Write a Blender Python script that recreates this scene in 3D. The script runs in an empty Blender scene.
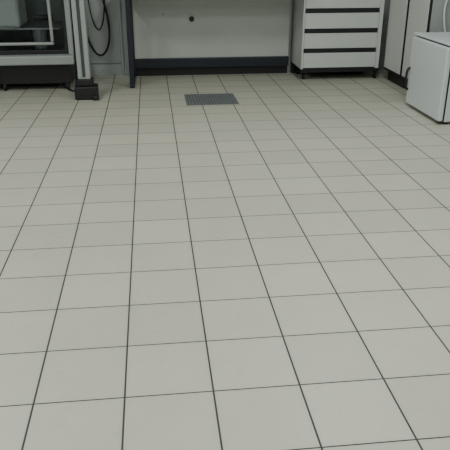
import bpy, bmesh, math, random
from mathutils import Vector, Matrix
random.seed(3)
C=bpy.context.scene.collection

# ---------- materials ----------
def mat(name,col,rough=0.5,metal=0.0,noise=0.04,scale=12,bump=0.0,trans=0,spec=0.5):
    m=bpy.data.materials.new(name); m.use_nodes=True
    n=m.node_tree; b=n.nodes['Principled BSDF']
    b.inputs['Roughness'].default_value=rough; b.inputs['Metallic'].default_value=metal
    b.inputs['Specular IOR Level'].default_value=spec
    tc=n.nodes.new('ShaderNodeTexCoord'); nz=n.nodes.new('ShaderNodeTexNoise')
    nz.inputs['Scale'].default_value=scale; nz.inputs['Detail'].default_value=4
    n.links.new(tc.outputs['Object'],nz.inputs['Vector'])
    mx=n.nodes.new('ShaderNodeMix'); mx.data_type='RGBA'
    c=Vector(col)
    mx.inputs[6].default_value=(*(c*(1-noise*2)),1); mx.inputs[7].default_value=(*(c*(1+noise*2)),1)
    n.links.new(nz.outputs['Fac'],mx.inputs[0]); n.links.new(mx.outputs[2],b.inputs['Base Color'])
    if bump:
        bp=n.nodes.new('ShaderNodeBump'); bp.inputs['Strength'].default_value=bump; bp.inputs['Distance'].default_value=.002
        n.links.new(nz.outputs['Fac'],bp.inputs['Height']); n.links.new(bp.outputs[0],b.inputs['Normal'])
    if trans: b.inputs['Transmission Weight'].default_value=trans; b.inputs['IOR'].default_value=1.1
    return m
M=dict(
 wall=mat('wall_paint',(.40,.42,.42),.7,bump=.2,scale=40),
 ceil=mat('ceiling_paint',(.7,.7,.68),.8),
 white=mat('white_laminate',(.61,.63,.62),.45,noise=.02),
 panel=mat('bench_panel_laminate',(.55,.57,.55),.4,noise=.03,scale=3),
 white2=mat('white_enamel',(.64,.68,.70),.35,noise=.01),
 grey=mat('carcass_grey',(.34,.35,.35),.5,noise=.02),  # storage cabinet carcass, greyer than its doors
 lgrey=mat('light_grey_steel',(.36,.38,.38),.4,noise=.02),
 dark=mat('black_plastic',(.010,.010,.012),.5),
 rub=mat('black_rubber',(.01,.01,.011),.6),
 navy=mat('dark_navy_steel',(.010,.013,.024),.4),
 steel=mat('brushed_steel',(.22,.24,.25),.35,.8,noise=.1,scale=60),
 drain=mat('drain_steel',(.24,.26,.27),.5,.5,noise=.15,scale=60),
 inner=mat('machine_interior',(.05,.058,.058),.45),
 glass=mat('clear_glass',(.9,.95,.95),.03,trans=1,noise=0),
 top=mat('worktop_laminate',(.5,.5,.48),.4),
)
def floor_mat():
    m=bpy.data.materials.new('ceramic_floor_tiles'); m.use_nodes=True
    t=m.node_tree; N=t.nodes; L=t.links; b=N['Principled BSDF']
    g=N.new('ShaderNodeNewGeometry'); s=N.new('ShaderNodeSeparateXYZ'); L.new(g.outputs['Position'],s.inputs[0])
    def mth(op,a,bb=None,c=None):
        n=N.new('ShaderNodeMath'); n.operation=op
        for i,v in enumerate((a,bb,c)):
            if v is None: continue
            if hasattr(v,'links'): L.new(v,n.inputs[i])
            else: n.inputs[i].default_value=v
        return n.outputs[0]
    def noise(sc,det=4,rough=.5):
        n=N.new('ShaderNodeTexNoise'); n.inputs['Scale'].default_value=sc; n.inputs['Detail'].default_value=det
        n.inputs['Roughness'].default_value=rough; L.new(g.outputs['Position'],n.inputs['Vector']); return n.outputs['Fac']
    def ramp(v,a,b_,c=0,d=1):
        mr=N.new('ShaderNodeMapRange'); mr.interpolation_type='SMOOTHSTEP'; L.new(v,mr.inputs[0])
        for i,k in enumerate((a,b_,c,d)): mr.inputs[i+1].default_value=k
        return mr.outputs[0]
    def axis(o,off,half):
        q=mth('DIVIDE',mth('SUBTRACT',o,off),.3)
        idx=mth('FLOOR',q); f=mth('FRACT',q)
        d=mth('MULTIPLY',mth('MINIMUM',f,mth('SUBTRACT',1.0,f)),.3)
        return idx,ramp(d,half*.6,half*1.4,1,0),ramp(d,0,.022,1,0)
    ix,gx,ex=axis(s.outputs[0],-.1441,.0034)
    iy,gy,ey=axis(s.outputs[1],1.7322,.0027)
    grout=mth('MAXIMUM',gx,gy); edge=mth('MAXIMUM',ex,ey)
    cb=N.new('ShaderNodeCombineXYZ'); L.new(ix,cb.inputs[0]); L.new(iy,cb.inputs[1])
    wn=N.new('ShaderNodeTexWhiteNoise'); wn.noise_dimensions='2D'; L.new(cb.outputs[0],wn.inputs['Vector'])
    n1=noise(5,5); n2=noise(160,3); n3=noise(1.1,3); n4=noise(22,6,.65); n5=noise(70,3,.6)
    v=mth('MULTIPLY_ADD',wn.outputs['Value'],.09,.80)
    v=mth('MULTIPLY_ADD',n1,.12,v)
    v=mth('MULTIPLY_ADD',n2,.12,v)
    v=mth('MULTIPLY_ADD',n3,.14,v)
    # grime blotches, scuffs and fine specks
    v=mth('SUBTRACT',v,mth('MULTIPLY',ramp(n4,.56,.78),.16))
    v=mth('SUBTRACT',v,mth('MULTIPLY',ramp(n5,.66,.76),.16))
    v=mth('SUBTRACT',v,mth('MULTIPLY',mth('MULTIPLY',edge,n1),.10))
    vo=N.new('ShaderNodeTexVoronoi'); vo.inputs['Scale'].default_value=11; L.new(g.outputs['Position'],vo.inputs['Vector'])
    sp=ramp(vo.outputs['Distance'],.02,.05,1,0)
    v=mth('SUBTRACT',v,mth('MULTIPLY',mth('MULTIPLY',sp,ramp(n1,.45,.6)),.3))
    vm=N.new('ShaderNodeVectorMath'); vm.operation='SCALE'; vm.inputs[0].default_value=(.505,.490,.418); L.new(v,vm.inputs['Scale'])
    mx=N.new('ShaderNodeMix'); mx.data_type='RGBA'; L.new(grout,mx.inputs[0]); L.new(vm.outputs[0],mx.inputs[6]); mx.inputs[7].default_value=(.042,.044,.045,1)
    L.new(mx.outputs[2],b.inputs['Base Color'])
    ro=mth('MULTIPLY_ADD',n1,.14,.36); ro=mth('MULTIPLY_ADD',grout,.3,ro); L.new(ro,b.inputs['Roughness'])
    b.inputs['Specular IOR Level'].default_value=.4
    hh=mth('SUBTRACT',mth('MULTIPLY',n2,.12),grout)
    bp=N.new('ShaderNodeBump'); bp.inputs['Strength'].default_value=.3; bp.inputs['Distance'].default_value=.0015
    L.new(hh,bp.inputs['Height']); L.new(bp.outputs[0],b.inputs['Normal'])
    return m
M['floor']=floor_mat()

# ---------- builders ----------
def new(name,bm,m,parent=None,smooth=False):
    me=bpy.data.meshes.new(name); bm.to_mesh(me); bm.free()
    me.materials.append(M[m]); o=bpy.data.objects.new(name,me); C.objects.link(o)
    if smooth:
        for p in me.polygons: p.use_smooth=True
    if parent: o.parent=parent
    return o
def addbox(bm,x0,x1,y0,y1,z0,z1,bev=0):
    b2=bmesh.new(); bmesh.ops.create_cube(b2,size=1)
    for v in b2.verts: v.co=Vector(((x0+x1)/2+v.co.x*(x1-x0),(y0+y1)/2+v.co.y*(y1-y0),(z0+z1)/2+v.co.z*(z1-z0)))
    if bev: bmesh.ops.bevel(b2,geom=b2.edges[:],offset=bev,segments=2,profile=.5,affect='EDGES')
    me=bpy.data.meshes.new('t'); b2.to_mesh(me); b2.free(); bm.from_mesh(me); bpy.data.meshes.remove(me)
def box(name,x0,x1,y0,y1,z0,z1,m,parent=None,bev=.003):
    bm=bmesh.new(); addbox(bm,x0,x1,y0,y1,z0,z1,bev); return new(name,bm,m,parent)
def cyl(name,c,r,h,axis,m,parent=None,seg=24):
    bm=bmesh.new(); bmesh.ops.create_cone(bm,cap_ends=True,segments=seg,radius1=r,radius2=r,depth=h)
    bmesh.ops.bevel(bm,geom=[e for e in bm.edges if len(e.link_faces)==2 and any(len(f.verts)>4 for f in e.link_faces)],offset=min(r,h)*.15,segments=2,affect='EDGES')
    rot={'x':Matrix.Rotation(math.pi/2,4,'Y'),'y':Matrix.Rotation(math.pi/2,4,'X'),'z':Matrix.Identity(4)}[axis]
    bmesh.ops.transform(bm,matrix=Matrix.Translation(c)@rot,verts=bm.verts)
    return new(name,bm,m,parent)
def empty(name,loc=(0,0,0)):
    e=bpy.data.objects.new(name,None); C.objects.link(e); return e
def cable(name,pts,r,m,parent=None):
    cu=bpy.data.curves.new(name,'CURVE'); cu.dimensions='3D'; cu.bevel_depth=r; cu.bevel_resolution=3
    s=cu.splines.new('NURBS'); s.points.add(len(pts)-1); s.use_endpoint_u=True; s.order_u=4
    for p,q in zip(s.points,pts): p.co=(*q,1)
    cu.materials.append(M[m]); o=bpy.data.objects.new(name,cu); C.objects.link(o)
    if parent:o.parent=parent
    return o
def caster(n,x,y,parent,top=.13):
    cyl(n+'_wheel',(x,y,.035),.035,.024,'x','rub',parent)
    box(n+'_fork',x-.02,x+.02,y-.015,y+.02,.05,top,'dark',parent,.003)

# ---------- room ----------
XL,XR,YB,YF,ZC=-3.2,3.25,7.65,-2.5,2.8
box('floor',XL-.1,XR+.1,YF-.1,YB+.1,-.1,0,'floor',bev=0)
box('wall_back',XL-.1,XR+.1,YB,YB+.1,0,ZC,'wall',bev=0)
box('wall_left',XL-.1,XL,YF,YB,0,ZC,'wall',bev=0)
box('wall_right',XR,XR+.1,YF,YB,0,ZC,'wall',bev=0)
box('wall_front',XL-.1,XR+.1,YF-.1,YF,0,ZC,'wall',bev=0)
box('ceiling',XL-.1,XR+.1,YF-.1,YB+.1,ZC,ZC+.1,'ceil',bev=0)
box('baseboard_back',XL,XR,YB-.012,YB,0,.07,'lgrey',bev=.002)

# ceiling luminaires
em=bpy.data.materials.new('lamp_diffuser'); em.use_nodes=True
pb=em.node_tree.nodes['Principled BSDF']; pb.inputs['Emission Color'].default_value=(.93,1,.95,1); pb.inputs['Emission Strength'].default_value=3
M['em']=em
for x in (-1.7,1.5):
    for y in (-.8,1.9,4.6):
        e=empty('ceiling_lamp')
        box('housing',x-.16,x+.16,y-.62,y+.62,ZC-.07,ZC,'white',e,.01)
        box('diffuser',x-.14,x+.14,y-.6,y+.6,ZC-.085,ZC-.068,'em',e,.004)
        l=bpy.data.lights.new('tube_light','AREA'); l.shape='RECTANGLE'; l.size=.28; l.size_y=1.2; l.energy=(34,34,29)[(-.8,1.9,4.6).index(y)]; l.color=(.95,1,.95)
        o=bpy.data.objects.new('tube_light',l); C.objects.link(o); o.location=(x,y,ZC-.09); o.parent=e

# ---------- workbench (centre) ----------
wb=empty('workbench')
box('worktop',-.32,1.60,6.80,7.62,.92,.955,'top',wb,.004)
box('back_panel',-.20,1.60,7.50,7.52,.205,.92,'panel',wb,.002)
box('lower_rail',-.20,1.60,7.46,7.50,.10,.205,'navy',wb,.004)
box('under_rail_shade',-.20,1.60,7.53,7.545,0,.205,'dark',wb,.001)  # black sheet painted in as the shadow below the lower rail
box('leg_front',-.25,-.20,6.85,6.90,.03,.92,'navy',wb,.005)
box('leg_back',-.25,-.20,7.47,7.52,.03,.92,'navy',wb,.005)
box('foot_runner',-.25,-.20,6.84,7.54,.0,.035,'navy',wb,.005)
box('top_runner',-.25,-.20,6.90,7.47,.87,.92,'navy',wb,.005)
box('front_apron',-.20,1.60,6.87,6.89,.89,.92,'navy',wb,.003)
cyl('cable_grommet',(.464,7.495,.637),.030,.012,'y','dark',wb)
cyl('fixing_screw',(.145,7.498,.69),.012,.006,'y','lgrey',wb)

# ---------- drawer unit ----------
du=empty('drawer_cabinet')
x0,x1=1.655,2.555
box('side_left',x0,x0+.02,7.05,7.60,.125,.96,'white',du)
box('side_right',x1-.045,x1,7.05,7.60,.125,.96,'white',du)
box('carcass',x0+.02,x1-.045,7.085,7.60,.125,.955,'dark',du)
box('bottom_panel',x0+.02,x1-.045,7.055,7.085,.11,.135,'dark',du)
box('top',x0-.02,x1+.01,7.03,7.62,.975,1.005,'top',du)
for i in range(4):
    z=.140+.212*i
    box('drawer_front_%d'%(i+1),x0+.022,x1-.047,7.045,7.075,z,z+.162,'white',du,.004)
    box('grip_rail_%d'%(i+1),x0+.022,x1-.047,7.058,7.085,z+.162,z+.208,'dark',du,.004)
box('base_rail_front',x0,x1,7.06,7.12,.085,.125,'dark',du)
box('base_rail_back',x0,x1,7.52,7.57,.0,.125,'dark',du)
for n,(x,y) in enumerate([(x0+.05,7.13),(x1-.02,7.10),(x0+.05,7.45),(x1-.05,7.45)]): caster('caster_%d'%(n+1),x,y,du,.13)

# ---------- side cabinets on the right ----------
for k,(ya,yb) in enumerate([(6.50,7.02),(5.96,6.475)]):
    c=empty('storage_cabinet')
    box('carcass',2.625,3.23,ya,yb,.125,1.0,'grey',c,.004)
    box('door',2.60,2.62,ya+.018,yb-.018,.145,.99,'white',c,.004)
    box('plinth',2.66,3.2,ya+.02,yb-.02,0,.125,'dark',c,.002)
    box('door_edge_trim',2.604,2.626,yb-.018,yb,.125,1.0,'dark',c,.001)
    box('door_edge_trim_near',2.604,2.626,ya,ya+.018,.125,1.0,'dark',c,.001)
    box('door_edge_trim_bottom',2.604,2.626,ya+.018,yb-.018,.125,.143,'dark',c,.001)
    box('worktop',2.58,3.24,ya-.01,yb+.01,1.0,1.03,'top',c,.004)

# ---------- small fridge ----------
fr=empty('mini_fridge')
box('body',2.435,2.95,5.01,5.745,.02,.655,'white2',fr,.012)
box('door',2.38,2.425,5.005,5.75,.03,.640,'white2',fr,.012)
box('door_gasket',2.422,2.438,5.010,5.745,.03,.642,'dark',fr,.002)
box('top_lid',2.385,2.955,5.005,5.75,.652,.672,'white2',fr,.008)
for n,(x,y) in enumerate([(2.47,5.05),(2.9,5.05),(2.47,5.70),(2.9,5.70)]): cyl('foot_%d'%(n+1),(x,y,.011),.018,.022,'z','dark',fr)
cable('door_handle',[(2.385,5.72,.36),(2.36,5.72,.355),(2.350,5.72,.32),(2.350,5.72,.2),(2.36,5.72,.165),(2.385,5.72,.16)],.011,'dark',fr)
box('hinge',2.39,2.43,5.02,5.07,.018,.032,'dark',fr,.002)
cable('power_cable',[(2.90,5.75,.12),(2.90,5.82,.10),(2.84,5.86,.35),(2.76,5.90,.62),(2.72,5.93,.85),(2.76,5.93,1.0),(2.86,5.94,1.06),(2.95,6.0,1.045)],.009,'white2',fr)

# ---------- floor drain ----------
bm=bmesh.new(); a0,a1,b0,b1=.306,.812,5.965,6.46
for q in [(a0,a1,b0,b0+.022),(a0,a1,b1-.022,b1),(a0,a0+.022,b0+.022,b1-.022),(a1-.022,a1,b0+.022,b1-.022)]: addbox(bm,*q,0,.004,.001)
n=16
for i in range(n):
    x=a0+.022+(i+.5)*(a1-a0-.044)/n; addbox(bm,x-.009,x+.009,b0+.022,b1-.022,.0005,.0032)
for j in range(1,6):
    y=b0+j*(b1-b0)/6; addbox(bm,a0+.022,a1-.022,y-.012,y+.012,.0005,.0036)
d=new('floor_drain',bm,'drain'); 
e=box('drain_shade_sheet',a0+.01,a1-.01,b0+.01,b1-.01,.0002,.0008,'inner',d,0)  # thin dark sheet on the floor, painted shade of a recess between the bars

# ---------- column stand (left) ----------
st=empty('equipment_stand')
box('post',-.735,-.615,6.36,6.46,.03,1.75,'lgrey',st,.008)
box('post_groove',-.69,-.66,6.352,6.362,.22,1.7,'inner',st,.001)
box('foot_box',-.775,-.555,6.31,6.50,0,.13,'dark',st,.012)
box('foot_collar',-.755,-.595,6.34,6.48,.13,.2,'dark',st,.01)
box('foot_pedal',-.60,-.54,6.27,6.33,.0,.05,'dark',st,.008)
box('top_cap',-.745,-.605,6.35,6.47,1.75,1.77,'dark',st,.004)

# ---------- glass-fronted machine (left) ----------
gm=empty('glass_test_chamber')
X0,X1,Y0,Y1=-2.35,-.80,6.78,7.58
box('base_tray',X0,X1,Y0-.06,Y1,.28,.37,'lgrey',gm,.012)
box('deck',X0+.02,X1-.02,Y0,Y1-.02,.365,.378,'steel',gm,.002)
box('underframe',X0+.05,X1-.05,Y0+.06,Y1,.07,.28,'dark',gm,.004)
for n,(x,y) in enumerate([(X1-.1,Y0+.08),(X1-.1,Y1-.08),(X0+.1,Y0+.08),(X0+.1,Y1-.08),(-1.55,Y0+.08)]): caster('caster_%d'%(n+1),x,y,gm,.1)
box('back_wall',X0,X1,Y1-.02,Y1,.36,1.7,'inner',gm,.002)
box('roof',X0,X1,Y0,Y1,1.7,1.78,'lgrey',gm,.01)
box('post_right',X1-.055,X1,Y0,Y0+.06,.36,1.7,'lgrey',gm,.012)
box('post_right_seal',X1-.085,X1-.055,Y0+.005,Y0+.05,.36,1.7,'dark',gm,.004)
box('post_right_back',X1-.05,X1,Y1-.06,Y1-.02,.36,1.7,'lgrey',gm,.006)
box('post_left',X0,X0+.075,Y0,Y0+.06,.36,1.7,'lgrey',gm,.012)
box('door_stile',-1.02,-.99,Y0-.01,Y0+.03,.50,1.66,'lgrey',gm,.012)
box('door_stile_left',-2.2,-2.17,Y0-.01,Y0+.03,.50,1.66,'lgrey',gm,.012)
box('door_bottom_rail',-2.2,-.99,Y0-.01,Y0+.03,.47,.50,'lgrey',gm,.012)
box('sill',X0+.075,X1-.075,Y0+.005,Y0+.05,.37,.42,'dark',gm,.004)
box('door_glass',-2.17,-1.02,Y0+.005,Y0+.012,.50,1.66,'glass',gm,0)
box('inner_shelf',X0+.05,-.95,Y0+.2,Y1-.05,.60,.615,'steel',gm,.002)
box('inner_tank',-2.1,-1.35,Y0+.25,Y1-.1,.615,.95,'lgrey',gm,.03)
cyl('inner_cylinder',(-1.18,Y0+.35,.49),.07,.22,'z','steel',gm)
cyl('inner_knob',(-1.1,Y0+.2,.72),.03,.2,'x','dark',gm)

# ---------- cables and conduit ----------
wc=empty('hanging_cable')
cable('loop_1',[(-.80,7.60,1.25),(-.80,7.58,.8),(-.74,7.56,.42),(-.62,7.56,.20),(-.50,7.57,.28),(-.45,7.58,.55),(-.52,7.59,.85),(-.62,7.60,1.25)],.012,'rub',wc)
cable('loop_2',[(-.70,7.60,1.25),(-.69,7.58,.75),(-.63,7.57,.5),(-.54,7.57,.52),(-.50,7.58,.8),(-.48,7.60,1.25)],.008,'rub',wc)
box('junction_box',-.86,-.42,7.585,7.65,1.2,1.34,'lgrey',wc,.006)
cd=empty('wall_conduit')
box('vertical_run',-.36,-.335,7.62,7.65,.0,2.2,'lgrey',cd,.004)
box('horizontal_run',-.80,-.36,7.625,7.65,.14,.17,'lgrey',cd,.004)
cable('stand_cable',[(-.75,6.50,.9),(-.76,6.52,.5),(-.77,6.54,.15),(-.80,6.62,.012),(-.86,6.74,.012),(-.95,6.95,.012)],.009,'rub',st)

# ---------- world, camera ----------
w=bpy.data.worlds.new('world'); bpy.context.scene.world=w; w.use_nodes=True
w.node_tree.nodes['Background'].inputs[0].default_value=(.8,.9,1,1); w.node_tree.nodes['Background'].inputs[1].default_value=.1
th,ps=.416,.1124
F=Vector((math.sin(ps)*math.cos(th),math.cos(ps)*math.cos(th),-math.sin(th))); R=Vector((math.cos(ps),-math.sin(ps),0)); U=R.cross(F)
cam=bpy.data.cameras.new('camera'); co=bpy.data.objects.new('camera',cam); C.objects.link(co)
cam.sensor_width=36; cam.lens=629.85/450*36
mw=Matrix.Identity(4)
for i in range(3): mw[i][0]=R[i]; mw[i][1]=U[i]; mw[i][2]=-F[i]
mw[0][3],mw[1][3],mw[2][3]=0,0,1.3884
co.matrix_world=mw
bpy.context.scene.camera=co
